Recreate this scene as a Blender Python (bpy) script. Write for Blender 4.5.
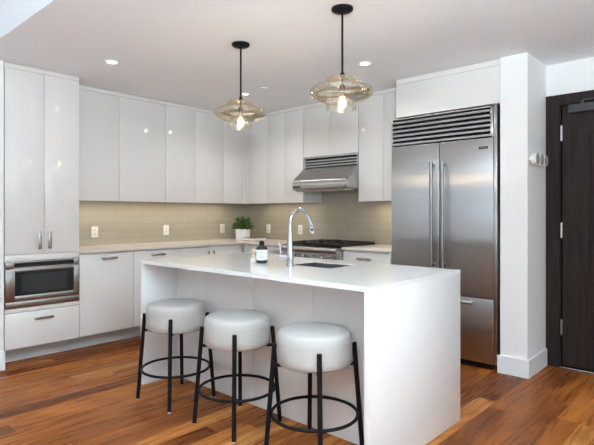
import bpy, bmesh, math, random
from mathutils import Vector, Matrix
random.seed(7)
for o in list(bpy.data.objects): bpy.data.objects.remove(o)
S = bpy.context.scene
COL = S.collection
PI = math.pi

# ------------------------------------------------------------------ camera
cam_d = bpy.data.cameras.new('camera'); cam = bpy.data.objects.new('camera', cam_d); COL.objects.link(cam)
cam.location = (0, 0, 1.256); cam.rotation_euler = (PI/2, 0, 0.7387)
cam_d.sensor_width = 36; cam_d.lens = 496.2/594*36; cam_d.shift_y = -8.7/594; cam_d.clip_start = .05
S.camera = cam
# ------------------------------------------------------------------ world, daylight, exposure
S.view_settings.view_transform = 'Standard'; S.view_settings.look = 'None'
S.view_settings.gamma = 1; S.view_settings.use_curve_mapping = False
S.view_settings.exposure = 0.84
W = bpy.data.worlds.new('sky'); S.world = W; W.use_nodes = True
bg = W.node_tree.nodes['Background']; bg.inputs[0].default_value = (.72, .85, 1, 1); bg.inputs[1].default_value = .12

def area(name, loc, rot, sx, sy, energy, color, spread=PI):
    l = bpy.data.lights.new(name, 'AREA'); l.shape = 'RECTANGLE'; l.size = sx; l.size_y = sy
    l.energy = energy; l.color = color; l.spread = spread
    o = bpy.data.objects.new(name, l); COL.objects.link(o); o.location = loc; o.rotation_euler = rot
    return o
# daylight entering by the living-room windows: rear wall behind the camera, left wall beyond the kitchen, right-hand wall;
# the panes face slightly upward where sunlit ground outside throws light up to the ceilings
UP = math.radians(38)
area('window_daylight', (-2.6, -3.90, 1.5), (PI/2+UP, 0, 0), 3.0, 2.0, 11, (.84, .92, 1))
area('window_daylight', (1.0, -3.90, 1.5), (PI/2+UP, 0, 0), 3.0, 2.0, 20, (.86, .95, 1))
area('window_daylight', (2.90, .7, 1.5), (PI/2+UP, 0, PI/2), 4.2, 2.0, 49, (.82, .94, 1))
area('window_daylight', (-4.42, -1.5, 1.62), (PI/2+UP, 0, -PI/2), 3.6, 1.6, 7.5, (.74, .89, 1))
# the photographer's flash, bounced off the ceiling
area('bounce_flash', (.15, .1, 1.8), (PI-.12, 0, .7387), .5, .5, 205, (.69, .88, 1))

# ------------------------------------------------------------------ materials
def mat(name, col, rough=.5, metal=0, spec=.5, coat=0, emit=None, es=0, alpha=None):
    m = bpy.data.materials.new(name); m.use_nodes = True
    b = m.node_tree.nodes['Principled BSDF']
    b.inputs['Base Color'].default_value = (*col, 1); b.inputs['Roughness'].default_value = rough
    b.inputs['Metallic'].default_value = metal; b.inputs['Specular IOR Level'].default_value = spec
    b.inputs['Coat Weight'].default_value = coat; b.inputs['Coat Roughness'].default_value = .04
    if emit: b.inputs['Emission Color'].default_value = (*emit, 1); b.inputs['Emission Strength'].default_value = es
    return m
def N(m, t, **kw):
    n = m.node_tree.nodes.new(t)
    for k, v in kw.items(): setattr(n, k, v)
    return n
def L(m, a, b): m.node_tree.links.new(a, b)
def bsdf(m): return m.node_tree.nodes['Principled BSDF']
def bump_noise(m, scale=(1, 1, 1), size=50, strength=.05, dist=.002, detail=3):
    tc = N(m, 'ShaderNodeTexCoord'); mp = N(m, 'ShaderNodeMapping'); mp.inputs['Scale'].default_value = scale
    nz = N(m, 'ShaderNodeTexNoise'); nz.inputs['Scale'].default_value = size; nz.inputs['Detail'].default_value = detail
    bp = N(m, 'ShaderNodeBump'); bp.inputs['Strength'].default_value = strength; bp.inputs['Distance'].default_value = dist
    L(m, tc.outputs['Object'], mp.inputs[0]); L(m, mp.outputs[0], nz.inputs['Vector']); L(m, nz.outputs[0], bp.inputs['Height'])
    L(m, bp.outputs[0], bsdf(m).inputs['Normal']); return nz
def math_n(m, op, a, b=None, c=None):
    n = N(m, 'ShaderNodeMath', operation=op)
    for i, v in enumerate((a, b, c)):
        if v is None: continue
        if isinstance(v, (int, float)): n.inputs[i].default_value = v
        else: L(m, v, n.inputs[i])
    return n.outputs[0]
def ramp(m, fac, stops):
    r = N(m, 'ShaderNodeValToRGB'); e = r.color_ramp.elements
    while len(e) < len(stops): e.new(.5)
    for el, (p, c) in zip(e, stops): el.position = p; el.color = (*c, 1)
    L(m, fac, r.inputs[0]); return r.outputs[0]
def mixc(m, mode, fac, a, b):
    n = N(m, 'ShaderNodeMix', data_type='RGBA', blend_type=mode)
    for i, v in ((0, fac), (6, a), (7, b)):
        if isinstance(v, (int, float)): n.inputs[i].default_value = v
        elif isinstance(v, tuple): n.inputs[i].default_value = (*v, 1)
        else: L(m, v, n.inputs[i])
    return n.outputs[2]

M = {}
M['wall'] = mat('white_wall_paint', (.87, .87, .86), .6); bump_noise(M['wall'], size=180, strength=.03)
M['ceiling'] = mat('ceiling_paint', (.85, .87, .895), .7); bump_noise(M['ceiling'], size=160, strength=.03)
M['trim'] = mat('white_trim_paint', (.84, .85, .86), .35)
M['lacquer'] = mat('gloss_lacquer', (.775, .755, .73), .07)
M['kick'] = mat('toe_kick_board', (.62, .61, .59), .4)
M['quartz'] = mat('white_quartz', (.84, .84, .83), .12, coat=.2)
nz = bump_noise(M['quartz'], size=300, strength=.0)
M['stone'] = mat('cream_counter_stone', (.74, .68, .61), .2)
M['black'] = mat('black_metal', (.008, .008, .009), .45, spec=.12)
M['blackgap'] = mat('black_recess', (.01, .01, .01), .7)
M['iron'] = mat('cast_iron', (.018, .017, .017), .5)
M['chrome'] = mat('chrome', (.52, .54, .57), .07, 1)
M['nickel'] = mat('brushed_nickel', (.52, .515, .51), .24, 1)
M['plastic'] = mat('white_plastic', (.86, .85, .82), .3)
M['slot'] = mat('outlet_slots', (.35, .34, .32), .5)
M['leather'] = mat('offwhite_leather', (.455, .43, .40), .5); bump_noise(M['leather'], size=260, strength=.25, dist=.001)
M['glassblk'] = mat('black_oven_glass', (.015, .015, .017), .06, spec=.5)
M['glassin'] = mat('dark_window_mesh', (.03, .03, .032), .15)
M['bottle'] = mat('black_bottle_glass', (.012, .012, .014), .12)
M['label'] = mat('white_paper_label', (.82, .83, .84), .6)
M['ink'] = mat('grey_label_ink', (.25, .25, .27), .6)
M['bristle'] = mat('white_bristles', (.8, .78, .74), .8); bump_noise(M['bristle'], size=400, strength=.6, dist=.003)
M['beech'] = mat('pale_wood', (.62, .47, .33), .5); bump_noise(M['beech'], (1, 1, 8), 20, .1)
M['ceramic'] = mat('white_ceramic', (.82, .83, .85), .3)
M['soil'] = mat('potting_soil', (.05, .035, .025), .9)
M['leaf'] = mat('green_leaf', (.07, .17, .03), .5)
tc = N(M['leaf'], 'ShaderNodeTexCoord'); nz = N(M['leaf'], 'ShaderNodeTexNoise'); nz.inputs['Scale'].default_value = 40
L(M['leaf'], tc.outputs['Object'], nz.inputs['Vector'])
L(M['leaf'], ramp(M['leaf'], nz.outputs[0], [(.3, (.018, .055, .01)), (.7, (.10, .19, .035))]), bsdf(M['leaf']).inputs['Base Color'])
M['cover'] = mat('grey_book_cover', (.13, .13, .14), .4)
M['paper'] = mat('white_page_edges', (.82, .81, .79), .7)
M['bulb'] = mat('warm_filament_glass', (1, .8, .5), .3, emit=(1, .72, .38), es=9)
M['canlens'] = mat('downlight_lens', (1, 1, 1), .4, emit=(1, .97, .92), es=2.6)
M['bulbglass'] = None
M['cord'] = mat('bronze_socket', (.16, .13, .11), .35, 1)

# stainless steel, faintly rippled so its reflections wander
def steel(name, col, rough, scale, tan=(1, 0, 0)):
    m = mat(name, col, rough, 1)
    tc = N(m, 'ShaderNodeTexCoord'); mp = N(m, 'ShaderNodeMapping'); mp.inputs['Scale'].default_value = scale
    n1 = N(m, 'ShaderNodeTexNoise'); n1.inputs['Scale'].default_value = 1; n1.inputs['Detail'].default_value = 2
    L(m, tc.outputs['Object'], mp.inputs[0]); L(m, mp.outputs[0], n1.inputs['Vector'])
    r = N(m, 'ShaderNodeMapRange'); r.inputs[3].default_value = rough*.8; r.inputs[4].default_value = rough*1.25
    L(m, n1.outputs[0], r.inputs[0]); L(m, r.outputs[0], bsdf(m).inputs['Roughness'])
    bsdf(m).inputs['Anisotropic'].default_value = .95
    tv = N(m, 'ShaderNodeCombineXYZ')
    for i in range(3): tv.inputs[i].default_value = tan[i]
    L(m, tv.outputs[0], bsdf(m).inputs['Tangent'])
    n2 = N(m, 'ShaderNodeTexNoise'); n2.inputs['Scale'].default_value = 1.6; n2.inputs['Detail'].default_value = 1
    L(m, tc.outputs['Object'], n2.inputs['Vector'])
    bp = N(m, 'ShaderNodeBump'); bp.inputs['Strength'].default_value = .06; bp.inputs['Distance'].default_value = .02
    L(m, n2.outputs[0], bp.inputs['Height']); L(m, bp.outputs[0], bsdf(m).inputs['Normal'])
    return m
M['steel'] = steel('brushed_stainless', (.49, .49, .495), .30, (3, 3, 500))
M['sink'] = mat('satin_sink_steel', (.24, .245, .25), .45, 1)
M['hsteel'] = mat('dark_brushed_steel', (.27, .27, .275), .3, 1)
M['steel_side'] = steel('brushed_stainless_sideways', (.44, .43, .42), .34, (3, 3, 60), (0, 1, 0))
M['steel2'] = steel('warm_stainless', (.50, .485, .47), .36, (3, 3, 400))

# floor: long planks along Y, each with its own tone and grain
def floor_mat():
    m = mat('walnut_planks', (.3, .15, .07), .25, spec=.06); b = bsdf(m)
    tc = N(m, 'ShaderNodeTexCoord'); sp = N(m, 'ShaderNodeSeparateXYZ'); L(m, tc.outputs['Object'], sp.inputs[0])
    PW, PL = .125, 1.5
    u = math_n(m, 'DIVIDE', sp.outputs[0], PW); row = math_n(m, 'FLOOR', u)
    wn = N(m, 'ShaderNodeTexWhiteNoise', noise_dimensions='1D'); L(m, row, wn.inputs['W'])
    v = math_n(m, 'ADD', math_n(m, 'DIVIDE', sp.outputs[1], PL), math_n(m, 'MULTIPLY', wn.outputs[0], 7.3))
    seg = math_n(m, 'FLOOR', v)
    cb = N(m, 'ShaderNodeCombineXYZ'); L(m, row, cb.inputs[0]); L(m, seg, cb.inputs[1])
    w2 = N(m, 'ShaderNodeTexWhiteNoise', noise_dimensions='2D'); L(m, cb.outputs[0], w2.inputs['Vector'])
    base = ramp(m, w2.outputs[0], [(0, (.17, .050, .014)), (.3, (.28, .085, .020)), (.65, (.39, .128, .029)), (.9, (.45, .16, .037)), (1, (.54, .235, .068))])
    # grain
    mp = N(m, 'ShaderNodeMapping'); mp.inputs['Scale'].default_value = (15, .9, 1)
    ad = N(m, 'ShaderNodeVectorMath', operation='ADD'); L(m, tc.outputs['Object'], ad.inputs[0])
    sc = N(m, 'ShaderNodeVectorMath', operation='SCALE'); L(m, w2.outputs['Color'], sc.inputs[0]); sc.inputs['Scale'].default_value = 9
    L(m, sc.outputs[0], ad.inputs[1]); L(m, ad.outputs[0], mp.inputs[0])
    g = N(m, 'ShaderNodeTexNoise'); g.inputs['Scale'].default_value = 1; g.inputs['Detail'].default_value = 5; g.inputs['Distortion'].default_value = 2.0; g.inputs['Roughness'].default_value = .6
    L(m, mp.outputs[0], g.inputs['Vector'])
    gr = ramp(m, g.outputs[0], [(.3, (.55, .50, .47)), (.5, (.97, .95, .94)), (.7, (1.2, 1.18, 1.14))])
    c = mixc(m, 'MULTIPLY', .9, base, gr)
    mp2 = N(m, 'ShaderNodeMapping'); mp2.inputs['Scale'].default_value = (7, 1.1, 1); L(m, ad.outputs[0], mp2.inputs[0])
    g2 = N(m, 'ShaderNodeTexNoise'); g2.inputs['Scale'].default_value = 1; g2.inputs['Detail'].default_value = 2; g2.inputs['Distortion'].default_value = 2.5; L(m, mp2.outputs[0], g2.inputs['Vector'])
    c = mixc(m, 'MULTIPLY', .8, c, ramp(m, g2.outputs[0], [(.35, (.62, .55, .5)), (.55, (1, 1, 1)), (.7, (1.2, 1.2, 1.2))]))
    # thin joints
    fu = math_n(m, 'FRACT', u); fv = math_n(m, 'FRACT', v)
    eu = math_n(m, 'MINIMUM', fu, math_n(m, 'SUBTRACT', 1, fu)); ev = math_n(m, 'MULTIPLY', math_n(m, 'MINIMUM', fv, math_n(m, 'SUBTRACT', 1, fv)), PL/PW)
    joint = math_n(m, 'LESS_THAN', math_n(m, 'MINIMUM', eu, ev), .012)
    c = mixc(m, 'MIX', math_n(m, 'MULTIPLY', joint, .7), c, (.05, .022, .012))
    L(m, c, b.inputs['Base Color'])
    r = N(m, 'ShaderNodeMapRange'); r.inputs[3].default_value = .2; r.inputs[4].default_value = .36
    L(m, g.outputs[0], r.inputs[0]); L(m, r.outputs[0], b.inputs['Roughness'])
    bp = N(m, 'ShaderNodeBump'); bp.inputs['Strength'].default_value = .12; bp.inputs['Distance'].default_value = .002
    L(m, g.outputs[0], bp.inputs['Height']); L(m, bp.outputs[0], b.inputs['Normal'])
    return m
M['floor'] = floor_mat()

def tile_mat():
    m = mat('taupe_glass_tile', (.42, .38, .31), .12, coat=.3); b = bsdf(m)
    tc = N(m, 'ShaderNodeTexCoord'); sp = N(m, 'ShaderNodeSeparateXYZ'); L(m, tc.outputs['Object'], sp.inputs[0])
    hx = math_n(m, 'ADD', sp.outputs[0], sp.outputs[1])
    cb = N(m, 'ShaderNodeCombineXYZ'); L(m, hx, cb.inputs[0]); L(m, sp.outputs[2], cb.inputs[1])
    br = N(m, 'ShaderNodeTexBrick'); br.offset = 0; L(m, cb.outputs[0], br.inputs['Vector'])
    br.inputs['Scale'].default_value = 1; br.inputs['Brick Width'].default_value = .30; br.inputs['Row Height'].default_value = .0765
    br.inputs['Mortar Size'].default_value = .0016; br.inputs['Mortar Smooth'].default_value = .2
    br.inputs['Color1'].default_value = (.41, .376, .298, 1); br.inputs['Color2'].default_value = (.43, .396, .313, 1)
    br.inputs['Mortar'].default_value = (.31, .285, .22, 1)
    L(m, br.outputs['Color'], b.inputs['Base Color'])
    bp = N(m, 'ShaderNodeBump'); bp.inputs['Strength'].default_value = .2; bp.inputs['Distance'].default_value = -.001
    L(m, br.outputs['Fac'], bp.inputs['Height']); L(m, bp.outputs[0], b.inputs['Normal'])
    return m
M['tile'] = tile_mat()

def door_mat():
    m = mat('espresso_door_wood', (.018, .012, .010), .5, spec=.22)
    tc = N(m, 'ShaderNodeTexCoord'); mp = N(m, 'ShaderNodeMapping'); mp.inputs['Scale'].default_value = (60, 60, 2.5)
    g = N(m, 'ShaderNodeTexNoise'); g.inputs['Scale'].default_value = 1; g.inputs['Detail'].default_value = 4
    L(m, tc.outputs['Object'], mp.inputs[0]); L(m, mp.outputs[0], g.inputs['Vector'])
    L(m, ramp(m, g.outputs[0], [(.3, (.014, .009, .0075)), (.7, (.034, .022, .018))]), bsdf(m).inputs['Base Color'])
    return m
M['espresso'] = door_mat()

def thin_glass():
    m = bpy.data.materials.new('amber_smoke_glass'); m.use_nodes = True; nt = m.node_tree
    for n in list(nt.nodes): nt.nodes.remove(n)
    out = N(m, 'ShaderNodeOutputMaterial'); tr = N(m, 'ShaderNodeBsdfTransparent'); gl = N(m, 'ShaderNodeBsdfGlossy')
    lw = N(m, 'ShaderNodeLayerWeight'); lw.inputs[0].default_value = .32
    L(m, ramp(m, lw.outputs['Facing'], [(0, (1, .995, .97)), (.6, (.985, .97, .91)), (1, (.86, .80, .62))]), tr.inputs[0])
    gl.inputs['Color'].default_value = (1, .96, .9, 1); gl.inputs['Roughness'].default_value = .04
    tc = N(m, 'ShaderNodeTexCoord'); nz = N(m, 'ShaderNodeTexNoise'); nz.inputs['Scale'].default_value = 14
    L(m, tc.outputs['Object'], nz.inputs['Vector'])
    bp = N(m, 'ShaderNodeBump'); bp.inputs['Strength'].default_value = .25; bp.inputs['Distance'].default_value = .01
    L(m, nz.outputs[0], bp.inputs['Height']); L(m, bp.outputs[0], gl.inputs['Normal'])
    mx = N(m, 'ShaderNodeMixShader')
    L(m, math_n(m, 'ADD', math_n(m, 'MULTIPLY', lw.outputs['Fresnel'], .6), .03), mx.inputs[0])
    L(m, tr.outputs[0], mx.inputs[1]); L(m, gl.outputs[0], mx.inputs[2]); L(m, mx.outputs[0], out.inputs[0])
    return m
M['amber'] = thin_glass()
m_ = M['amber'].copy(); m_.name = 'glowing_bulb_glass'; M['bulbglass'] = m_
em = N(m_, 'ShaderNodeEmission'); em.inputs[0].default_value = (1, .66, .32, 1); em.inputs[1].default_value = .4
ad_ = N(m_, 'ShaderNodeAddShader'); o_ = [n for n in m_.node_tree.nodes if n.type == 'OUTPUT_MATERIAL'][0]; src = o_.inputs[0].links[0].from_socket
L(m_, src, ad_.inputs[0]); L(m_, em.outputs[0], ad_.inputs[1]); L(m_, ad_.outputs[0], o_.inputs[0])

# ------------------------------------------------------------------ mesh helpers
def box(bm, x0, x1, y0, y1, z0, z1, bev=0.0, seg=2):
    t = bmesh.new(); bmesh.ops.create_cube(t, size=1)
    for v in t.verts: v.co = Vector(((x0+x1)/2+v.co.x*(x1-x0), (y0+y1)/2+v.co.y*(y1-y0), (z0+z1)/2+v.co.z*(z1-z0)))
    if bev: bmesh.ops.bevel(t, geom=t.edges[:], offset=bev, segments=seg, profile=.5, affect='EDGES')
    join(bm, t)
def join(bm, t):
    me = bpy.data.meshes.new('tmp'); t.to_mesh(me); t.free(); bm.from_mesh(me); bpy.data.meshes.remove(me)
def tube(bm, a, b, r0, r1=None, n=20):
    a = Vector(a); b = Vector(b); d = b-a; t = bmesh.new()
    bmesh.ops.create_cone(t, cap_ends=True, segments=n, radius1=r0, radius2=r0 if r1 is None else r1, depth=d.length)
    q = Vector((0, 0, 1)).rotation_difference(d.normalized())
    bmesh.ops.transform(t, matrix=Matrix.Translation((a+b)/2) @ q.to_matrix().to_4x4(), verts=t.verts[:]); join(bm, t)
def lathe(bm, prof, c, n=48, closed=False):
    cx, cy, cz = c; rings = []
    for r, z in prof:
        if r < 1e-6: rings.append([bm.verts.new((cx, cy, cz+z))])
        else: rings.append([bm.verts.new((cx+r*math.cos(2*PI*k/n), cy+r*math.sin(2*PI*k/n), cz+z)) for k in range(n)])
    pairs = list(zip(rings, rings[1:]))
    if closed: pairs.append((rings[-1], rings[0]))
    for a, b in pairs:
        for k in range(n):
            k2 = (k+1) % n
            if len(a) == 1 and len(b) == 1: continue
            if len(a) == 1: bm.faces.new((a[0], b[k2], b[k]))
            elif len(b) == 1: bm.faces.new((a[k], a[k2], b[0]))
            else: bm.faces.new((a[k], a[k2], b[k2], b[k]))
def sweep(bm, pts, radii, n=16):
    pts = [Vector(p) for p in pts]; rings = []; up = None
    for i, p in enumerate(pts):
        d = (pts[min(i+1, len(pts)-1)]-pts[max(i-1, 0)]).normalized()
        if up is None: up = d.orthogonal().normalized()
        up = (up-d*up.dot(d)).normalized(); s = d.cross(up)
        rings.append([bm.verts.new(p+(up*math.cos(2*PI*k/n)+s*math.sin(2*PI*k/n))*radii[i]) for k in range(n)])
    for a, b in zip(rings, rings[1:]):
        for k in range(n): bm.faces.new((a[k], a[(k+1) % n], b[(k+1) % n], b[k]))
    bm.faces.new(rings[0][::-1]); bm.faces.new(rings[-1])
def prism(bm, prof, axis, a, b):
    """closed 2-D profile extruded along an axis; for 'x' the profile is (y,z), for 'y' (x,z), for 'z' (x,y)"""
    def P(u, v, w): return {'x': (w, u, v), 'y': (u, w, v), 'z': (u, v, w)}[axis]
    A = [bm.verts.new(P(u, v, a)) for u, v in prof]; B = [bm.verts.new(P(u, v, b)) for u, v in prof]; n = len(prof)
    for i in range(n): bm.faces.new((A[i], A[(i+1) % n], B[(i+1) % n], B[i]))
    bm.faces.new(A[::-1]); bm.faces.new(B)
def torus(bm, c, R, r, n=64, k=12):
    lathe(bm, [(R+r*math.cos(2*PI*i/k), r*math.sin(2*PI*i/k)) for i in range(k)], c, n, True)
BM = bmesh.new

def origin(o):
    v = Vector((0, 0, 0))
    while o: v += o.location; o = o.parent
    return v
def obj(name, bm, m, parent=None, smooth=True, loc=None, label=None, ang=35):
    """one mesh object from world-space geometry; its origin is its parent's (or loc)"""
    org = origin(parent) if parent else Vector(loc or (0, 0, 0))
    bmesh.ops.recalc_face_normals(bm, faces=bm.faces[:])
    bmesh.ops.translate(bm, vec=-org, verts=bm.verts[:])
    me = bpy.data.meshes.new(name); bm.to_mesh(me); bm.free()
    for k in (m if isinstance(m, list) else [m]): me.materials.append(k)
    o = bpy.data.objects.new(name, me); COL.objects.link(o)
    if smooth:
        for p in me.polygons: p.use_smooth = True
        me.set_sharp_from_angle(angle=math.radians(ang))
    if parent: o.parent = parent
    else: o.location = org
    if label: o['label'] = label
    return o
def tag(o, label, cat, group=None):
    o['label'] = label; o['category'] = cat
    if group: o['group'] = group
    return o
def thing(name, label, cat, loc, group=None):
    o = bpy.data.objects.new(name, None); COL.objects.link(o); o.location = loc; o.empty_display_size = .1
    return tag(o, label, cat, group)
def struct(name, bm, m, parent=None, smooth=False):
    o = obj(name, bm, m, parent, smooth)
    if not parent: o['kind'] = 'structure'
    return o
def b1(*a, **k): bm = BM(); box(bm, *a, **k); return bm
def copy_tree(src, loc, label=None):
    r = src.copy(); COL.objects.link(r); r.location = loc
    if label: r['label'] = label
    for ch in list(src.children):
        c = ch.copy(); COL.objects.link(c); c.parent = r
        for g in ch.children:
            d = g.copy(); COL.objects.link(d); d.parent = c
    return r

# ------------------------------------------------------------------ constants of the room (metres)
CE = 2.49; XW = -5.08; YW = 4.57; YD = 4.46
XT = -4.46; XU = -4.728; YU = 4.22; YB = 3.95
CT0, CT1 = .900, .925; UB = 1.384; CR = 2.45

# ------------------------------------------------------------------ setting
struct('floor', b1(-5.3, 3.1, -4.1, 4.75, -.05, 0), M['floor'])
struct('wall_left', b1(XW-.12, XW, 1.366, YW, 0, CE), M['wall'])
struct('wall_back', b1(XW-.12, -1.3, YW, YW+.12, 0, CE), M['wall'])
bm = BM(); box(bm, -1.455, -1.25, 3.987, YW, 0, CE); struct('wall_pillar', bm, M['wall'])
bm = BM(); box(bm, -1.25, -1.144, YD, YD+.12, 2.14, CE); box(bm, -.18, 3.0, YD, YD+.12, 0, CE); box(bm, -1.144, -.18, YD, YD+.12, 2.14, CE)
box(bm, -1.25, -1.144, YD, YD+.12, 0, 2.14)
struct('wall_entry', bm, M['wall'])
bm = BM(); box(bm, XW-.12, -4.44, .4, 1.364, 0, 2.85); box(bm, -4.64, -4.44, -4.1, -3.4, 0, 2.85); box(bm, -4.64, -4.44, -3.4, .4, 0, .78); box(bm, -4.64, -4.44, -3.4, .4, 2.46, 2.85)
struct('wall_living', bm, M['wall'])
struct('ceiling', b1(XW-.12, 3.1, 1.174, 4.75, CE, 2.85), M['ceiling'])
struct('ceiling_living', b1(XW-.12, 3.1, -4.1, 1.174, 2.85, 2.9), M['ceiling'])
# rear and right-hand walls of the living area with their window openings
bm = BM(); box(bm, -4.44, 3.0, -4.1, -4.0, 0, .4); box(bm, -4.44, 3.0, -4.1, -4.0, 2.5, 2.85)
for a, b in ((-4.44, -4.1), (-1.1, -.5), (2.5, 3.0)): box(bm, a, b, -4.1, -4.0, .4, 2.5)
struct('wall_rear', bm, M['wall'])
bm = BM(); box(bm, 3.0, 3.1, -4.1, 4.75, 0, .4); box(bm, 3.0, 3.1, -4.1, 4.75, 2.5, 2.85)
for a, b in ((-4.1, -1.4), (2.8, 4.75)): box(bm, 3.0, 3.1, a, b, .4, 2.5)
struct('wall_right', bm, M['wall'])
def window(n, x0, x1, y0, y1, w0=.4, w1=2.5):
    bm = BM(); ax = (x1-x0) > (y1-y0)
    a0, a1 = (x0, x1) if ax else (y0, y1)
    def bb(p, q, z0, z1): box(bm, *((p, q, y0, y1) if ax else (x0, x1, p, q)), z0, z1)
    bb(a0, a1, w0, w0+.05); bb(a0, a1, w1-.05, w1)
    for t in (0, .5, 1):
        c = a0+(a1-a0)*t; bb(max(a0, c-.025), min(a1, c+.025), w0+.05, w1-.05)
    struct('window_%d' % n, bm, M['trim'])
window(1, -4.1, -1.1, -4.08, -4.02); window(2, -.5, 2.5, -4.08, -4.02); window(3, 3.02, 3.08, -1.4, 2.8); window(4, -4.60, -4.52, -3.4, .4, .78, 2.46)
# baseboards
def bb_prof(bm, x0, x1, y0, y1): box(bm, x0, x1, y0, y1, 0, .139, .003)
bm = BM(); prism(bm, [(-1.473, 3.972), (-1.235, 3.972), (-1.235, 4.437), (-1.25, 4.437), (-1.25, 3.987), (-1.473, 3.987)], 'z', 0, .139)
struct('baseboard_pillar', bm, M['trim'])
struct('baseboard_living', b1(-4.44, -4.425, -4.0, 1.372, 0, .15, .003), M['trim'])
struct('baseboard_entry', b1(-.08, 3.0, YD-.015, YD, 0, .139, .003), M['trim'])

# entry door: espresso leaf and casing
d1 = struct('door_1', b1(-1.126, -.2, 4.462, 4.505, .022, 2.132), M['espresso'])
fr = BM(); box(fr, -1.247, -1.146, 4.437, YD, 0, 2.228, .002); box(fr, -.18, -.09, 4.437, YD, 0, 2.228, .002); box(fr, -1.146, -.18, 4.437, YD, 2.143, 2.228, .002)
box(fr, -1.146, -1.138, 4.45, 4.56, 0, 2.143); box(fr, -.188, -.18, 4.45, 4.56, 0, 2.143); box(fr, -1.138, -.188, 4.45, 4.56, 2.136, 2.143)
struct('door_casing', fr, M['espresso'], d1)
gp = BM(); box(gp, -1.137, -.19, 4.51, 4.53, 0, 2.135); struct('door_backing', gp, M['blackgap'], d1)
pn = BM(); px0, px1, pz0, pz1 = -.93, -.39, .254, 1.90
g = .010; zs = [pz0, .491, .727, .963, 1.195, 1.435, 1.664, pz1]
for a, b in zip(zs, zs[1:]): box(pn, px0+g, px1-g, 4.452, 4.464, a+g/2, b-g/2, .002)
box(pn, -1.126, px0, 4.452, 4.464, .022, 2.132, .002); box(pn, px1, -.2, 4.452, 4.464, .022, 2.132, .002)
box(pn, px0, px1, 4.452, 4.464, .022, pz0-g/2, .002); box(pn, px0, px1, 4.452, 4.464, pz1+g/2, 2.132, .002)
struct('door_panel', pn, M['espresso'], d1)
for z0, z1 in ((1.85, 1.977), (1.058, 1.185), (.269, .396)):
    h = BM(); tube(h, (-1.134, 4.447, z0), (-1.134, 4.447, z1), .0065); box(h, -1.137, -1.124, 4.45, 4.453, z0, z1)
    for k in (1, 2, 3): tube(h, (-1.134, 4.447, z0+(z1-z0)*k/4-.001), (-1.134, 4.447, z0+(z1-z0)*k/4+.001), .0072)
    struct('door_hinge', h, M['nickel'], d1, True)
cl = BM(); box(cl, -1.07, -.72, 4.392, 4.452, 2.062, 2.128, .006); box(cl, -.98, -.955, 4.398, 4.437, 2.128, 2.15); box(cl, -.97, -.5, 4.402, 4.424, 2.148, 2.16, .002)
box(cl, -.53, -.47, 4.402, 4.437, 2.145, 2.185, .002)
struct('door_closer', cl, mat('closer_enamel', (.05, .048, .055), .4), d1)
struct('door_threshold', b1(-1.138, -.188, 4.43, 4.53, 0, .014, .004), M['nickel'], d1)
hd = BM(); tube(hd, (-.27, 4.452, 1.0), (-.27, 4.39, 1.0), .012); tube(hd, (-.27, 4.392, 1.0), (-.39, 4.392, 1.0), .011); tube(hd, (-.27, 4.452, 1.0), (-.27, 4.444, 1.0), .028)
struct('door_handle', hd, M['nickel'], d1, True)

# ------------------------------------------------------------------ pull handles
def pull(name, parent, c, axis, length, out, m=None, wide=1):
    """edge pull: a flat bar on two posts; axis = bar direction, out = direction away from the front"""
    m = m or M['nickel']; bm = BM(); c = Vector(c); h = length/2
    for a0, a1, d0, d1, w in ((-h, h, .020, .030, .010), (-h, -h+.012, 0, .022, .005), (h-.012, h, 0, .022, .005)):
        w *= wide
        lo = [0, 0, 0]; hi = [0, 0, 0]
        ai = 'xyz'.index(axis); oi = 'xyz'.index(out[1]); s = 1 if out[0] == '+' else -1; wi = 3-ai-oi
        lo[ai], hi[ai] = c[ai]+a0, c[ai]+a1
        e0, e1 = c[oi]+s*d0, c[oi]+s*d1; lo[oi], hi[oi] = min(e0, e1), max(e0, e1)
        lo[wi], hi[wi] = c[wi]-w, c[wi]+w
        box(bm, lo[0], hi[0], lo[1], hi[1], lo[2], hi[2], .0015)
    return obj(name, bm, m, parent)

G = .0018  # half reveal between fronts
# ------------------------------------------------------------------ tall cabinet
tall = thing('tall_cabinet', 'tall glossy white two-door pantry cabinet housing the microwave', 'cabinet', (-4.77, 1.687, 0))
bm = BM(); y0, y1 = 1.376, 1.985
box(bm, XW+.002, XT-.022, y0, y1, .14, .455); box(bm, XW+.002, XT-.022, y0, y1, .88, CE-.002)
box(bm, XW+.002, XT-.022, y0, y0+.018, .455, .88); box(bm, XW+.002, XT-.022, y1-.018, y1, .455, .88); box(bm, XW+.002, XW+.02, y0, y1, .455, .88)
box(bm, XT-.022, XT-.002, y0, y1, CR, CE-.002, .001)
box(bm, XT-.022, XT, y0, y1, .864, .916, .001); box(bm, XT-.022, XT, y0, y1, .441, .474, .001)
obj('carcass', bm, M['lacquer'], tall)
for a, b, hy in ((y0, 1.684, 1.641), (1.684, y1, 1.722)):
    d = obj('door', b1(XT-.02, XT, a+G, b-G, .920, CR-.003, .0015), M['lacquer'], tall)
    pull('handle', d, (XT, hy, 1.032), 'z', .147, '+x', wide=1.3)
d = obj('drawer', b1(XT-.02, XT, y0+G, y1-G, .143, .437, .0015), M['lacquer'], tall)
pull('handle', d, (XT, 1.677, .374), 'y', .152, '+x')
obj('toe_kick', b1(XW+.002, -4.637, y0, y1, .001, .139), M['kick'], tall)

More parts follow.
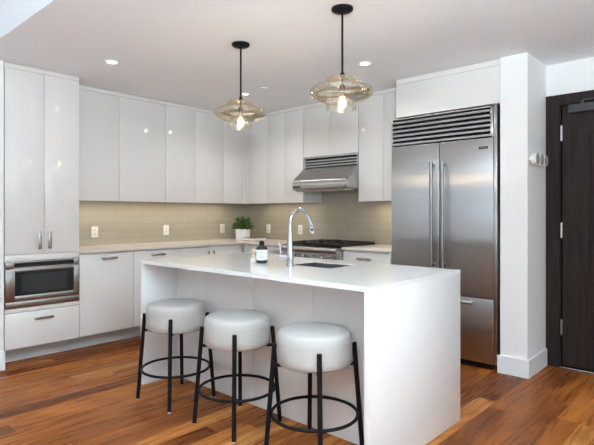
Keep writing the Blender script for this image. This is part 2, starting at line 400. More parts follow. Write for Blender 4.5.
mw = thing('microwave_drawer', 'built-in stainless microwave drawer with black glass window', 'microwave', (-4.7, 1.69, .476))
bm = BM(); box(bm, -5.0, XT-.012, 1.42, 1.96, .478, .86); obj('housing', bm, M['kick'], mw)
bm = BM(); mx0, mx1 = XT-.012, XT+.012; my0, my1 = 1.379, 1.981
box(bm, mx0, mx1, my0, 1.445, .803, .860, .002); box(bm, mx0, mx1, 1.93, my1, .803, .860, .002); box(bm, mx0, mx1, 1.445, 1.93, .848, .860, .001); box(bm, mx0, mx1, 1.445, 1.93, .803, .812, .001)
obj('control_frame', bm, M['steel_side'], mw)
obj('control_panel', b1(mx0, mx1-.004, 1.445, 1.93, .812, .848), M['glassblk'], mw)
bm = BM(); box(bm, mx0, mx1+.004, my0, 1.449, .535, .800, .002); box(bm, mx0, mx1+.004, 1.930, my1, .535, .800, .002)
box(bm, mx0, mx1+.004, 1.449, 1.93, .775, .800, .002); box(bm, mx0, mx1+.004, 1.449, 1.93, .535, .578, .002)
dr = obj('drawer_door', bm, M['steel_side'], mw)
gw = obj('window', b1(mx0, mx1, 1.449, 1.93, .578, .775), M['glassblk'], dr)
obj('mesh_screen', b1(mx1-.001, mx1+.0006, 1.50, 1.872, .603, .752), M['glassin'], dr)
obj('lower_trim', b1(mx0, mx1, my0, my1, .478, .531, .002), M['steel_side'], mw)

# ------------------------------------------------------------------ base cabinets, left wall
XB = -4.47
def base_left(label, y0, y1, group='base cabinets under the left counter'):
    t = thing('base_cabinet', label, 'cabinet', (-4.77, (y0+y1)/2, 0), group)
    obj('carcass', b1(XW+.002, XB-.022, y0, y1, .14, CT0-.001), M['lacquer'], t)
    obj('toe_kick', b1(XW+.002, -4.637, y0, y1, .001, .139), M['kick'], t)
    return t
t = base_left('glossy white panel-front base unit directly right of the microwave tower', 1.989, 2.522)
d = obj('door', b1(XB-.02, XB, 1.989+G, 2.522-G, .143, .886, .0015), M['lacquer'], t); pull('handle', d, (XB, 2.265, .842), 'y', .153, '+x')
t = base_left('glossy white base unit with one horizontal handle just left of the paired small pulls', 2.524, 3.058)
d = obj('door', b1(XB-.02, XB, 2.524+G, 3.058-G, .143, .886, .0015), M['lacquer'], t); pull('handle', d, (XB, 2.79, .842), 'y', .16, '+x')
t = base_left('glossy white two-door corner base unit with two small square pulls', 3.06, 3.93)
obj('corner_filler', b1(XB-.02, -4.402, YB, YB+.02, .143, .898, .001), M['lacquer'], t)
for a, b, hy in ((3.06, 3.46, 3.43), (3.46, 3.93, 3.5)):
    d = obj('door', b1(XB-.02, XB, a+G, b-G, .143, .886, .0015), M['lacquer'], t); pull('handle', d, (XB, hy, .824), 'z', .04, '+x')
# range wall
def base_back(label, x0, x1):
    t = thing('base_cabinet', label, 'cabinet', ((x0+x1)/2, 4.26, 0), 'base cabinets along the range wall')
    obj('carcass', b1(x0, x1, YB+.022, YW-.002, .14, CT0-.001), M['lacquer'], t)
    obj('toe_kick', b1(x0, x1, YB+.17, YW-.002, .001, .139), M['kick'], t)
    return t
t = base_back('glossy white base unit left of the range, mostly hidden by the island', -4.46, -3.752)
d = obj('door', b1(-4.40, -4.08, YB, YB+.02, .143, .886, .0015), M['lacquer'], t); pull('handle', d, (-4.24, YB, .84), 'x', .15, '-y')
d = obj('door', b1(-4.076, -3.754, YB, YB+.02, .143, .886, .0015), M['lacquer'], t); pull('handle', d, (-3.91, YB, .84), 'x', .15, '-y')
t = base_back('glossy white drawer unit between the range and the refrigerator', -2.978, -2.446)
for a, b, hz in ((.64, .886, .823), (.39, .636, .57), (.143, .386, .32)):
    d = obj('drawer', b1(-2.978+G, -2.446-G, YB, YB+.02, a, b, .0015), M['lacquer'], t); pull('handle', d, (-2.718, YB, hz), 'x', .16, '-y')

# countertops
bm = BM(); prism(bm, [(XW+.012, 1.989), (-4.44, 1.989), (-4.44, 3.92), (-3.752, 3.92), (-3.752, YW-.012), (XW+.012, YW-.012)], 'z', CT0, CT1)
tag(obj('countertop', bm, M['stone'], loc=(-4.76, 3.2, CT0)), 'cream stone L-shaped countertop along the left wall and corner', 'countertop')
tag(obj('countertop', b1(-2.978, -2.446, 3.92, YW-.012, CT0, CT1, .002), M['stone'], loc=(-2.7, 4.25, CT0)), 'short cream stone countertop between range and refrigerator', 'countertop')
# backsplash
struct('trim_1', b1(XW, XW+.01, 1.988, YW-.01, CT0, UB), M['tile'])
bm = BM(); box(bm, XW, -2.446, YW-.01, YW, CT0, UB); box(bm, -3.745, -2.985, YW-.01, YW, UB, 1.9); struct('trim_2', bm, M['tile'])

# ------------------------------------------------------------------ wall cabinets
def upper_left(label, ys, fill=None):
    t = thing('wall_cabinet', label, 'cabinet', (-4.9, (ys[0]+ys[-1])/2, UB), 'wall cabinets over the left counter')
    bm = BM(); box(bm, XW+.002, XU-.021, ys[0], ys[-1], UB, CE-.002)
    box(bm, XU-.021, XU-.002, ys[0], ys[-1], CR, CE-.002, .001)
    obj('carcass', bm, M['lacquer'], t)
    for a, b in zip(ys, ys[1:]): obj('door', b1(XU-.02, XU, a+G, b-G, UB, CR-.003, .0015), M['lacquer'], t)
    return t
upper_left('widest pair of white handleless wall cabinet doors, next to the tall pantry', [1.989, 2.512, 3.05])
upper_left('white two-door wall cabinet at the middle of the left wall', [3.052, 3.451, 3.86])
cor = upper_left('single-door white wall cabinet in the corner above the potted plant', [3.862, 4.19])
bm = BM(); box(bm, XU-.02, XU, 4.191, YU+.02, UB, CE-.002, .001); box(bm, XU, -4.682, YU, YU+.02, UB, CE-.002, .001); obj('corner_filler', bm, M['lacquer'], cor)
def upper_back(label, xs, z0, x0=None, x1=None):
    x0 = xs[0] if x0 is None else x0; x1 = xs[-1] if x1 is None else x1
    t = thing('wall_cabinet', label, 'cabinet', ((x0+x1)/2, 4.4, z0), 'wall cabinets on the range wall')
    bm = BM(); box(bm, x0, x1, YU+.021, YW-.011 if z0 < 1.5 else YW-.011, z0, CE-.002); box(bm, x0, x1, YU+.002, YU+.021, CR, CE-.002, .001)
    obj('carcass', bm, M['lacquer'], t)
    for a, b in zip(xs, xs[1:]): obj('door', b1(a+G, b-G, YU, YU+.02, z0, CR-.003, .0015), M['lacquer'], t)
    return t
upper_back('narrow three-door white wall cabinet between the corner and the hood', [-4.68, -4.337, -4.05, -3.748], UB)
upper_back('short two-door white wall cabinet directly over the range hood', [-3.744, -3.365, -2.988], 1.893)
upper_back('white two-door wall cabinet between the hood and the refrigerator', [-2.984, -2.684, -2.412], UB)
t = thing('wall_cabinet', 'white bridge cabinet above the refrigerator', 'cabinet', (-1.93, 4.3, 2.13), 'wall cabinets on the range wall')
obj('carcass', b1(-2.405, -1.457, 4.022, YW-.002, 2.14, CE-.002), M['lacquer'], t)
obj('door', b1(-2.405, -1.457, 4.001, 4.021, 2.14, CR-.012, .0015), M['lacquer'], t)
obj('top_filler', b1(-2.405, -1.457, 4.0, 4.021, CR-.01, CE-.002, .001), M['lacquer'], t)
# under-cabinet lighting
WARM = (1, .84, .66)
area('under_cabinet_light', (XW+.17, 3.1, UB-.006), (0, 0, 0), .05, 2.1, 2.0, WARM)
area('under_cabinet_light', (-4.25, YW-.17, UB-.006), (0, 0, 0), .9, .05, .7, WARM)
area('under_cabinet_light', (-2.72, YW-.17, UB-.006), (0, 0, 0), .45, .05, .8, WARM)

# ------------------------------------------------------------------ range hood
hood = thing('range_hood', 'stainless steel under-cabinet range hood with louvred top vent', 'range hood', (-3.365, 4.3, 1.51))
hx0, hx1 = -3.742, -2.99; HF = 4.02
bm = BM()
prof = [(YW-.012, 1.515), (HF+.012, 1.515), (HF, 1.53), (HF, 1.60), (HF+.012, 1.622), (4.20, 1.757), (4.225, 1.765), (YW-.012, 1.765)]
prism(bm, prof, 'x', hx0, hx1)
bmesh.ops.bevel(bm, geom=[e for e in bm.edges if abs(e.verts[0].co.x-e.verts[1].co.x) < 1e-5 and min(e.verts[0].co.y, e.verts[1].co.y) < 4.22], offset=.012, segments=4, affect='EDGES', clamp_overlap=True)
obj('canopy', bm, M['steel2'], hood, ang=50)
bm = BM(); box(bm, hx0, hx1, 4.26, YW-.012, 1.766, 1.889); obj('vent_box', bm, M['blackgap'], hood)
bm = BM(); box(bm, hx0, hx1, YU-.005, 4.26, 1.872, 1.889, .002); box(bm, hx0, hx0+.03, YU, 4.26, 1.766, 1.872); box(bm, hx1-.015, hx1, YU, 4.26, 1.766, 1.872)
for z in (1.788, 1.818, 1.848):
    prism(bm, [(YU-.004, z-.015), (YU-.006, z-.012), (YU-.006, z+.001), (YU+.022, z+.013), (YU+.026, z+.010), (YU+.004, z-.004), (YU+.004, z-.015)], 'x', hx0+.03, hx1-.015)
obj('vent_louvre', bm, M['steel'], hood)
bm = BM(); box(bm, hx0+.03, hx1-.03, HF+.03, YW-.05, 1.503, 1.514)
for k in range(16): tube(bm, (hx0+.06+k*.042, HF+.03, 1.507), (hx0+.06+k*.042, YW-.06, 1.507), .008, n=8)
obj('baffle_filter', bm, M['nickel'], hood)
bdg = obj('badge', b1(hx0+.03, hx0+.125, HF-.004, HF+.002, 1.537, 1.562, .001), M['black'], hood)

def text_mesh(name, s, size, mtx, m, parent):
    cu = bpy.data.curves.new('txt', 'FONT'); cu.body = s; cu.size = size; cu.extrude = .0006; cu.align_x = 'CENTER'; cu.align_y = 'CENTER'
    to = bpy.data.objects.new('txt', cu); COL.objects.link(to)
    dg = bpy.context.evaluated_depsgraph_get(); me = bpy.data.meshes.new_from_object(to.evaluated_get(dg))
    bpy.data.objects.remove(to); bpy.data.curves.remove(cu)
    bm = BM(); bm.from_mesh(me); bpy.data.meshes.remove(me)
    bmesh.ops.transform(bm, matrix=mtx, verts=bm.verts[:])
    return obj(name, bm, m, parent, smooth=False)
FRONT = Matrix.Rotation(PI/2, 4, 'X')
text_mesh('badge_lettering', 'VIKING', .024, Matrix.Translation((hx0+.0775, HF-.0046, 1.5495)) @ FRONT, M['nickel'], bdg)

# ------------------------------------------------------------------ range
rg = thing('range_cooker', 'stainless steel gas range with black cast-iron grates', 'stove', (-3.365, 4.22, 0))
rx0, rx1 = -3.746, -2.984
obj('body', b1(rx0, rx1, 3.93, YW-.014, .10, .912, .002), M['steel2'], rg)
obj('kick_panel', b1(rx0+.01, rx1-.01, 4.0, YW-.02, .002, .099), M['black'], rg)
bm = BM()
prism(bm, [(3.932, .918), (3.86, .918), (3.838, .908), (3.830, .890), (3.838, .870), (3.862, .858), (3.905, .856), (3.908, .775), (3.932, .765)], 'x', rx0, rx1)
obj('control_panel', bm, M['steel2'], rg, ang=50)
for k in range(6):
    x = rx0+.07+k*.125
    kb = BM(); tube(kb, (x, 3.906, .812), (x, 3.882, .813), .026, .024); tube(kb, (x, 3.882, .813), (x, 3.85, .814), .020, .018)
    obj('knob', kb, M['nickel'], rg)
dd = obj('oven_door', b1(rx0+.004, rx1-.004, 3.905, 3.93, .2, .755, .004), M['steel2'], rg)
hb = BM(); tube(hb, (rx0+.05, 3.86, .70), (rx1-.05, 3.86, .70), .014)
for x in (rx0+.08, rx1-.08): tube(hb, (x, 3.905, .70), (x, 3.86, .70), .01)
obj('oven_handle', hb, M['nickel'], dd); obj('oven_window', b1(rx0+.16, rx1-.16, 3.902, 3.906, .33, .60), M['glassblk'], dd)
obj('cooktop', b1(rx0, rx1, 3.87, YW-.02, .9125, .925, .002), M['black'], rg)
for k in range(3):
    gx0 = rx0+.012+k*.247; gx1 = gx0+.243; gb = BM()
    for y in (3.95, 4.24, 4.53): box(gb, gx0, gx1, y-.007, y+.007, .936, .956, .003)
    for x in (gx0+.007, gx1-.007): box(gb, x-.007, x+.007, 3.943, 4.537, .926, .956, .003)
    for yc in (4.095, 4.385):
        box(gb, (gx0+gx1)/2-.006, (gx0+gx1)/2+.006, yc-.14, yc-.035, .936, .956, .002); box(gb, (gx0+gx1)/2-.006, (gx0+gx1)/2+.006, yc+.035, yc+.14, .936, .956, .002)
        box(gb, gx0, gx0+.09, yc-.006, yc+.006, .936, .956, .002); box(gb, gx1-.09, gx1, yc-.006, yc+.006, .936, .956, .002)
    obj('grate', gb, M['iron'], rg)
    for yc in (4.095, 4.385):
        bb_ = BM(); tube(bb_, ((gx0+gx1)/2, yc, .925), ((gx0+gx1)/2, yc, .942), .04, .034); obj('burner', bb_, M['iron'], rg)

# ------------------------------------------------------------------ refrigerator
fg = thing('refrigerator', 'built-in stainless steel french-door refrigerator with louvred grille', 'refrigerator', (-1.967, 4.26, 0))
fx0, fx1, FY = -2.440, -1.508, 3.975
obj('body', b1(fx0+.004, fx1-.004, FY+.06, YW-.004, .03, 2.132), M['blackgap'], fg)
obj('kick_plate', b1(fx0+.02, fx1-.02, FY+.03, FY+.04, .002, .049), M['black'], fg)
fs = -1.966
for a, b, hx in ((fx0, fs-.0025, -2.017), (fs+.0025, fx1, -1.916)):
    d = obj('door', b1(a, b, FY, FY+.055, .577, 1.868, .004, 3), M['steel'], fg)
    hb = BM(); tube(hb, (hx, FY-.052, .79), (hx, FY-.052, 1.70), .0145, n=24)
    for z in (.82, 1.675): tube(hb, (hx, FY, z), (hx, FY-.052, z), .011)
    obj('handle', hb, M['hsteel'], d)
    if a > -2: rd = d
bd = obj('badge', b1(-1.622, -1.548, FY-.003, FY+.001, 1.780, 1.800, .0008), M['black'], rd)
text_mesh('badge_lettering', 'VIKING', .019, Matrix.Translation((-1.585, FY-.0036, 1.790)) @ FRONT, M['nickel'], bd)
d = obj('freezer_drawer', b1(fx0, fx1, FY, FY+.055, .05, .568, .004, 3), M['steel'], fg)
hb = BM(); tube(hb, (-2.26, FY-.05, .532), (-1.655, FY-.05, .532), .0135, n=24)
for x in (-2.23, -1.69): tube(hb, (x, FY, .532), (x, FY-.05, .532), .011)
obj('handle', hb, M['steel'], d)
obj('side_trim', b1(fx1+.001, fx1+.030, FY+.008, FY+.06, .05, 2.13, .002), M['steel'], fg)
bm = BM(); gz0, gz1 = 1.873, 2.122
box(bm, fx0, fx0+.012, FY+.002, FY+.06, gz0, gz1, .002); box(bm, fx1-.022, fx1, FY+.002, FY+.06, gz0, gz1, .002); box(bm, fx0, fx1, FY+.002, FY+.06, gz1-.010, gz1, .002)
for k in range(6):
    z = gz0+.005+k*.0395
    prism(bm, [(FY+.002, z), (FY, z+.003), (FY, z+.018), (FY+.003, z+.0215), (FY+.036, z+.034), (FY+.04, z+.031), (FY+.012, z+.017), (FY+.012, z)], 'x', fx0+.012, fx1-.022)
obj('grille', bm, M['steel'], fg, ang=30)

# ------------------------------------------------------------------ island
isl = thing('kitchen_island', 'white kitchen island with waterfall quartz ends and seating overhang', 'kitchen island', (-2.3, 2.41, 0))
ix0, ix1, iy0, iy1, IT = -3.318, -1.298, 1.929, 2.902, .915
sx0, sx1, sy0, sy1 = -2.297, -1.932, 2.43, 2.70
bm = BM(); zb = IT-.025
ov = [(ix0, iy0), (ix1, iy0), (ix1, iy1), (ix0, iy1)]; sk = [(sx0, sy0), (sx1, sy0), (sx1, sy1), (sx0, sy1)]
for z in (IT, zb):
    O = [bm.verts.new((*p, z)) for p in ov]; I = [bm.verts.new((*p, z)) for p in sk]
    for k in range(4): bm.faces.new((O[k], O[(k+1) % 4], I[(k+1) % 4], I[k]))
bm.verts.ensure_lookup_table(); vs = bm.verts[:]
for base in (0, 4):
    for k in range(4): bm.faces.new((vs[base+k], vs[base+(k+1) % 4], vs[8+base+(k+1) % 4], vs[8+base+k]))
obj('island_top', bm, M['quartz'], isl, smooth=False)
for a, b in ((ix0, ix0+.034), (ix1-.034, ix1)): obj('waterfall_end', b1(a, b, iy0, iy1, .001, zb, .001), M['quartz'], isl)
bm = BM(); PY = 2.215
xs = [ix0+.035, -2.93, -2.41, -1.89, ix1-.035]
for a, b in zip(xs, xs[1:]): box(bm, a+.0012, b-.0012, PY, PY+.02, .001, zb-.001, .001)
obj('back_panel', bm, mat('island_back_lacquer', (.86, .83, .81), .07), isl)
bm = BM()
for a, b in ((xs[0], sx0-.03), (sx1+.03, xs[-1])): box(bm, a, b, PY+.021, 2.85, .10, zb-.001)
box(bm, sx0-.03, sx1+.03, PY+.021, 2.85, .10, .64); box(bm, xs[0], xs[-1], PY+.021, 2.79, .001, .10)
obj('cabinet_body', bm, M['lacquer'], isl)
for a, b in zip(xs, xs[1:]):
    d = obj('door', b1(a+.002, b-.002, 2.851, 2.871, .102, .885, .0015), M['lacquer'], isl); pull('handle', d, ((a+b)/2, 2.871, .84), 'x', .15, '+y')
bm = BM(); sz = .70; th = .006
q = .001; w = .006; zr = IT-.005
box(bm, sx0+q, sx1-q, sy0+q, sy1-q, sz-th, sz)
for a in ((sx0+q, sx0+w, sy0+q, sy1-q), (sx1-w, sx1-q, sy0+q, sy1-q), (sx0+w, sx1-w, sy0+q, sy0+w), (sx0+w, sx1-w, sy1-w, sy1-q)):
    box(bm, *a, sz, zr)
tube(bm, (-2.115, 2.565, sz), (-2.115, 2.565, sz+.003), .04)
tag(obj('prep_sink', bm, M['sink'], loc=(-2.115, 2.565, sz)), 'small undermount stainless prep sink set into the island top', 'sink')

# faucet
fx, fy = -2.216, 2.366
fc = thing('kitchen_faucet', 'tall chrome gooseneck pull-down faucet beside the island sink', 'faucet', (fx, fy, IT))
bm = BM(); lathe(bm, [(0, 0), (.0265, 0), (.0265, .006), (.0235, .012), (.0225, .09), (.019, .14), (.0165, .22), (0, .22)], (fx, fy, IT+.001)); obj('column', bm, M['chrome'], fc)
dirv = Vector((.12, .99, 0)).normalized(); R_ = .088; zc = IT+.275; pts = [(fx, fy, IT+.2), (fx, fy, IT+.24), (fx, fy, zc)]
for k in range(1, 14):
    a = PI*k/14*1.0; p = Vector((fx, fy, zc))+dirv*(R_-R_*math.cos(a))+Vector((0, 0, 1.05*R_*math.sin(a))); pts.append(tuple(p))
last = Vector(pts[-1]); end = Vector((fx, fy, 0))+dirv*(2*R_+.008); end.z = IT+.268; pts.append(tuple(end))
bm = BM(); sweep(bm, pts, [.0135]*len(pts), 18); obj('spout', bm, M['chrome'], fc, ang=60)
hd0 = end+Vector((0, 0, .02))-dirv*.004; hd1 = Vector((fx, fy, 0))+dirv*(2*R_+.030); hd1.z = IT+.212
bm = BM(); dv = (hd1-hd0); sweep(bm, [hd0, hd0+dv*.3, hd0+dv*.75, hd1], [.0135, .0155, .019, .018], 18); obj('spray_head', bm, M['chrome'], fc, ang=60)
bp_ = hd0+dv*.72-Vector((-.012, .016, 0)); bm = BM(); tube(bm, bp_+Vector((-.008, .012, 0)), bp_+Vector((.001, -.004, 0)), .0065, n=12); obj('spray_button', bm, M['black'], fc)
bm = BM(); tube(bm, (fx, fy, IT+.058), (fx-.05, fy-.03, IT+.060), .0185); tube(bm, (fx-.05, fy-.03, IT+.060), (fx-.058, fy-.035, IT+.0605), .021)
sweep(bm, [(fx-.053, fy-.032, IT+.065), (fx-.056, fy-.034, IT+.11), (fx-.062, fy-.038, IT+.155)], [.0075, .006, .0055], 12); obj('lever', bm, M['chrome'], fc)

# bottle and dish brush
bx, by = -2.496, 2.378
bt = thing('soap_bottle', 'black bottle with a white paper label on the island', 'bottle', (bx, by, IT))
bm = BM(); lathe(bm, [(0, .001), (.034, .001), (.0385, .005), (.039, .012), (.039, .100), (.036, .110), (.026, .119), (.0165, .124), (.0155, .128), (0, .128)], (bx, by, IT)); obj('body', bm, M['bottle'], bt)
bm = BM(); lathe(bm, [(0, .128), (.0165, .128), (.0172, .131), (.0172, .149), (.016, .152), (0, .152)], (bx, by, IT)); obj('cap', bm, M['black'], bt)
bm = BM(); lathe(bm, [(.0392, .022), (.0396, .022), (.0396, .094), (.0392, .094)], (bx, by, IT), closed=True); lb = obj('paper_label', bm, M['label'], bt)
bm = BM()
base_a = math.atan2(-by, -bx)
for z, w in ((.082, .5), (.074, .75), (.066, .6), (.052, .8), (.046, .65), (.040, .75), (.032, .4)):
    n = 14; h = .0042
    for i in range(n):
        if (i*7+int(z*1000)) % 5 == 0: continue
        a0 = base_a-w/2+w*i/n; a1 = a0+w/n*.8; r = .0399
        q = [bm.verts.new((bx+r*math.cos(a), by+r*math.sin(a), IT+zz)) for a, zz in ((a0, z), (a1, z), (a1, z+h), (a0, z+h))]; bm.faces.new(q)
obj('label_print', bm, M['ink'], lb, smooth=False)
kx, ky = -2.548, 2.352
br = thing('dish_brush', 'small pale wooden dish brush with white bristles beside the black bottle', 'brush', (kx, ky, IT))
bm = BM(); lathe(bm, [(0, .034), (.020, .034), (.024, .040), (.024, .048), (.014, .056), (.012, .064), (.020, .074), (.021, .086), (.014, .096), (0, .099)], (kx, ky, IT), 32); obj('wooden_grip', bm, M['beech'], br)
bm = BM()
for ring, cnt in ((0, 1), (.009, 6), (.018, 12)):
    for k in range(cnt):
        a = 2*PI*k/cnt; tube(bm, (kx+ring*1.25*math.cos(a), ky+ring*1.25*math.sin(a), IT+.001), (kx+ring*math.cos(a), ky+ring*math.sin(a), IT+.035), .0046, .004, 8)
obj('bristles', bm, M['bristle'], br)

# ------------------------------------------------------------------ bar stools
def make_stool(c, label):
    x, y = c
    t = thing('bar_stool', label, 'stool', (x, y, 0), 'bar stools at the island')
    r = .196
    bm = BM(); lathe(bm, [(0, .476), (r-.02, .476), (r-.008, .479), (r, .489), (r+.002, .52), (r+.002, .60), (r-.001, .624), (r-.006, .636), (r-.014, .645), (r-.03, .651), (r-.1, .655), (0, .656)], (x, y, 0), 64)
    s = obj('seat', bm, M['leather'], t, ang=60)
    bm = BM(); torus(bm, (x, y, .600), r+.0005, .0028, 64, 8); obj('seam_piping', bm, M['leather'], s)
    bm = BM()
    for k in range(2):
        a = PI/4+k*PI/2; d = Vector((math.cos(a), math.sin(a), 0))*.216
        tube(bm, Vector((x, y, .466))-d, Vector((x, y, .466))+d, .0095, n=12)
    lathe(bm, [(0, .468), (.15, .468), (.15, .4758), (0, .4758)], (x, y, 0), 32)
    obj('seat_frame', bm, M['black'], t)
    rt, rf = .2105, .256
    for k in range(4):
        a = PI/4+k*PI/2; d = Vector((math.cos(a), math.sin(a), 0))
        bm = BM(); tube(bm, Vector((x, y, .004))+d*rf, Vector((x, y, .578))+d*rt, .0126, n=20)
        lg = obj('leg', bm, M['black'], t)
        bm = BM(); tube(bm, Vector((x, y, .0005))+d*rf, Vector((x, y, .0045))+d*rf, .011, n=16); obj('foot_glide', bm, M['plastic'], lg)
    bm = BM(); torus(bm, (x, y, .212), .226, .0085); obj('footrest_ring', bm, M['black'], t)
    return t
st = make_stool((-2.893, 1.95), 'white round bar stool with black legs at the island end nearest the microwave')
st.rotation_euler.z = .028
c2 = copy_tree(st, (-2.275, 1.965, 0), 'middle white round bar stool with black legs, between two others at the island')
c2.rotation_euler.z = 0
c3 = copy_tree(c2, (-1.688, 1.99, 0), 'white round bar stool with black legs at the island end nearest the entry door')
c3.rotation_euler.z = .03

# ------------------------------------------------------------------ pendants
def pendant(c, label):
    x, y = c
    t = thing('pendant_light', label, 'pendant lamp', (x, y, CE), 'pendant lights over the island')
    bm = BM(); lathe(bm, [(0, -.028), (.02, -.027), (.058, -.018), (.065, -.012), (.065, -.0005), (0, -.0005)], (x, y, CE)); obj('canopy', bm, M['black'], t)
    bm = BM(); tube(bm, (x, y, 2.08), (x, y, CE-.02), .0065, n=14); lathe(bm, [(0, 2.078), (.014, 2.078), (.016, 2.086), (.012, 2.10), (0, 2.102)], (x, y, 0), 20); obj('stem', bm, M['black'], t)
    bm = BM(); lathe(bm, [(0, 1.965), (.016, 1.965), (.018, 1.97), (.018, 2.02), (.013, 2.03), (.007, 2.035), (.007, 2.078), (0, 2.078)], (x, y, 0), 24); obj('socket', bm, M['cord'], t)
    # blown-glass shade: open bottom collar, wide bulge, domed top
    p = [(.092, 1.868), (.093, 1.885), (.090, 1.905), (.092, 1.920), (.114, 1.929), (.149, 1.941), (.175, 1.957), (.188, 1.975), (.191, 1.992), (.184, 2.009), (.163, 2.024), (.135, 2.036), (.108, 2.043), (.096, 2.048), (.094, 2.058), (.092, 2.070), (.083, 2.081), (.060, 2.087), (.03, 2.089), (.012, 2.089)]
    zz = lambda z: 1.880+(z-1.868)*(.107/.124) if z < 1.992 else 1.987+(z-1.992)*(.092/.097)
    p = [(a, zz(b)) for a, b in p]
    bm = BM(); lathe(bm, p+[(max(r-.0035, .012), z-.0015 if i > 9 else z+.0005) for i, (r, z) in enumerate(p)][::-1], (x-.005, y-.004, 0), 72, True); obj('glass_shade', bm, M['amber'], t, ang=80)
    bm = BM(); lathe(bm, [(0, 1.886), (.010, 1.888), (.020, 1.895), (.026, 1.908), (.026, 1.921), (.020, 1.938), (.013, 1.952), (.0125, 1.965), (0, 1.965)], (x, y, 0), 28); lb_ = obj('light_bulb', bm, M['bulbglass'], t, ang=80)
    bm = BM(); sweep(bm, [(x+.012*math.cos(k*2.4), y+.012*math.sin(k*2.4), 1.900+.0018*k) for k in range(24)], [.0036]*24, 8); obj('filament', bm, M['bulb'], lb_)
    l = bpy.data.lights.new('bulb_glow', 'POINT'); l.energy = 1.5; l.color = (1, .74, .46); l.shadow_soft_size = .03
    o = bpy.data.objects.new('bulb_glow', l); COL.objects.link(o); o.location = (x, y, 1.86)
pendant((-2.729, 2.39), 'amber glass pendant lamp over the sink side of the island, further from the refrigerator')
pendant((-1.804, 2.385), 'amber glass pendant lamp in front of the range hood cabinets, nearer the refrigerator')

# recessed lights and ceiling disc
def can(c, label, r=.052, watt=15):
    x, y = c; t = thing('recessed_downlight', label, 'ceiling light', (x, y, CE), 'recessed downlights in the ceiling')
    bm = BM(); lathe(bm, [(r*.78, -.003), (r, -.006), (r*1.18, -.004), (r*1.2, -.0002), (r*.78, -.0002)], (x, y, CE), 40, True); obj('trim_ring', bm, M['trim'], t)
    bm = BM(); lathe(bm, [(0, -.0045), (r*.7, -.0045), (r*.78, -.003), (r*.78, -.0004), (0, -.0004)], (x, y, CE), 40); obj('lens', bm, M['canlens'], t)
    l = bpy.data.lights.new('downlight_beam', 'SPOT'); l.energy = watt; l.color = (1, .97, .93); l.spot_size = 2.75; l.spot_blend = .8; l.shadow_soft_size = .05
    o = bpy.data.objects.new('downlight_beam', l); COL.objects.link(o); o.location = (x, y, CE-.02)
can((-3.828, 1.97), 'bright recessed ceiling downlight in front of the tall pantry', watt=1.5)
can((-2.33, 3.388), 'bright recessed ceiling downlight in front of the refrigerator cabinets')
can((-3.834, 3.422), 'small recessed ceiling downlight near the far corner, seen beside the left pendant stem', .042)
bm = BM(); lathe(bm, [(0, -.008), (.034, -.008), (.037, -.004), (.037, -.0003), (0, -.0003)], (-3.517, 3.381, CE), 36)
tag(obj('sprinkler_cover', bm, M['ceiling'], loc=(-3.517, 3.381, CE)), 'flat unlit pale disc on the ceiling between the two pendants', 'sprinkler')

# ------------------------------------------------------------------ outlets
def outlet(label, P, axis):
    x, y, z = P; t = thing('wall_outlet', label, 'outlet', P, 'outlets on the tile backsplash')
    if axis == 'x':
        obj('cover_plate', b1(x, x+.006, y-.036, y+.036, z-.058, z+.058, .002), M['plastic'], t)
        obj('socket', b1(x+.006, x+.008, y-.017, y+.017, z-.034, z+.034, .001), M['plastic'], t)
        for dz in (-.018, .018):
            bm = BM(); box(bm, x+.008, x+.0085, y-.007, y+.007, z+dz-.005, z+dz+.005); obj('slot', bm, M['slot'], t)
    else:
        obj('cover_plate', b1(x-.036, x+.036, y-.006, y, z-.058, z+.058, .002), M['plastic'], t)
        obj('socket', b1(x-.017, x+.017, y-.008, y-.006, z-.034, z+.034, .001), M['plastic'], t)
        for dz in (-.018, .018):
            bm = BM(); box(bm, x-.007, x+.007, y-.0085, y-.008, z+dz-.005, z+dz+.005); obj('slot', bm, M['slot'], t)
outlet('white outlet on the backsplash nearest the tall pantry', (XW+.0102, 2.416, 1.065), 'x')
outlet('white outlet halfway along the left backsplash', (XW+.0102, 3.278, 1.065), 'x')
outlet('white outlet just left of the potted plant', (XW+.0102, 4.122, 1.065), 'x')
outlet('white outlet above the grey book near the corner', (-4.658, YW-.0102, 1.06), 'y')
outlet('white outlet seen through the faucet arch left of the range', (-4.094, YW-.0102, 1.06), 'y')

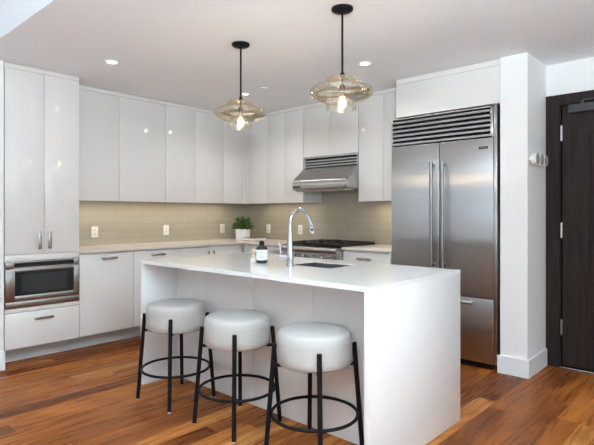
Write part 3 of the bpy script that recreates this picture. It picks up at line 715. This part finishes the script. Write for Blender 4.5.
# ------------------------------------------------------------------ plant and book
px, py = -4.80, 4.24
pl = thing('potted_plant', 'small bushy green plant in a white pot in the counter corner', 'plant', (px, py, CT1))
bm = BM(); lathe(bm, [(0, .001), (.084, .001), (.091, .006), (.0945, .130), (.0935, .137), (.089, .137), (.087, .115), (0, .115)], (px, py, CT1), 40); obj('pot', bm, M['ceramic'], pl)
bm = BM(); lathe(bm, [(0, .116), (.0865, .116), (.083, .124), (0, .128)], (px, py, CT1), 24); obj('soil', bm, M['soil'], pl)
bm = BM()
for i in range(430):
    th = random.uniform(0, 2*PI); el = math.asin(random.uniform(-.12, 1)); rr = random.uniform(.45, 1.08)
    c = Vector((px+.130*rr*math.cos(el)*math.cos(th), py+.130*rr*math.cos(el)*math.sin(th), CT1+.150+.135*rr*math.sin(el)))
    d = (c-Vector((px, py, CT1+.12))).normalized(); d = (d+Vector((random.gauss(0, .5), random.gauss(0, .5), random.gauss(0, .4)))).normalized()
    s = d.orthogonal().normalized(); s = (Matrix.Rotation(random.uniform(0, 2*PI), 3, d) @ s); n = d.cross(s)
    l = random.uniform(.030, .055); w = l*.24
    ps = [c-d*l*.5, c-s*w+n*.003, c+d*l*.5, c+s*w+n*.003, c]
    v = [bm.verts.new(p) for p in ps]
    for a, b in ((0, 1), (1, 2), (2, 3), (3, 0)): bm.faces.new((v[a], v[b], v[4]))
fo = obj('foliage', bm, M['leaf'], pl, smooth=False)
bm = BM()
for k in range(9):
    a = 2*PI*k/9; sweep(bm, [(px+.02*math.cos(a), py+.02*math.sin(a), CT1+.12), (px+.05*math.cos(a), py+.05*math.sin(a), CT1+.19), (px+.09*math.cos(a), py+.09*math.sin(a), CT1+.25)], [.003, .0025, .001], 6)
obj('stems', bm, M['leaf'], pl)
bk = thing('hardback_book', 'flat white book with a grey cover lying on the counter beside the potted plant', 'book', (-4.52, 4.2, CT1))
bx0, bx1, by0, by1 = -4.645, -4.425, 4.09, 4.30
obj('pages', b1(bx0+.004, bx1-.004, by0+.003, by1-.004, CT1+.005, CT1+.031), M['paper'], bk)
bm = BM(); box(bm, bx0, bx1, by0, by1, CT1+.001, CT1+.0048, .001); box(bm, bx0, bx1, by0, by1, CT1+.0312, CT1+.036, .001); box(bm, bx0, bx1, by1-.004, by1, CT1+.001, CT1+.036, .001)
obj('cover', bm, M['cover'], bk)

# ------------------------------------------------------------------ hooks on the pillar
wh = thing('wall_hook_rack', 'white wall rack of three round knobs on the pillar beside the dark door', 'wall hook', (-1.25, 4.21, 1.68), None)
obj('back_rail', b1(-1.2495, -1.238, 4.02, 4.32, 1.665, 1.695, .004), M['plastic'], wh)
for y in (4.06, 4.17, 4.28):
    bm = BM(); tube(bm, (-1.238, y, 1.68), (-1.200, y, 1.68), .041, .043, 32); k_ = obj('knob', bm, M['plastic'], wh)
    bm = BM(); tube(bm, (-1.200, y, 1.68), (-1.195, y, 1.68), .043, .041, 32); obj('knob_face', bm, M['slot'], k_)
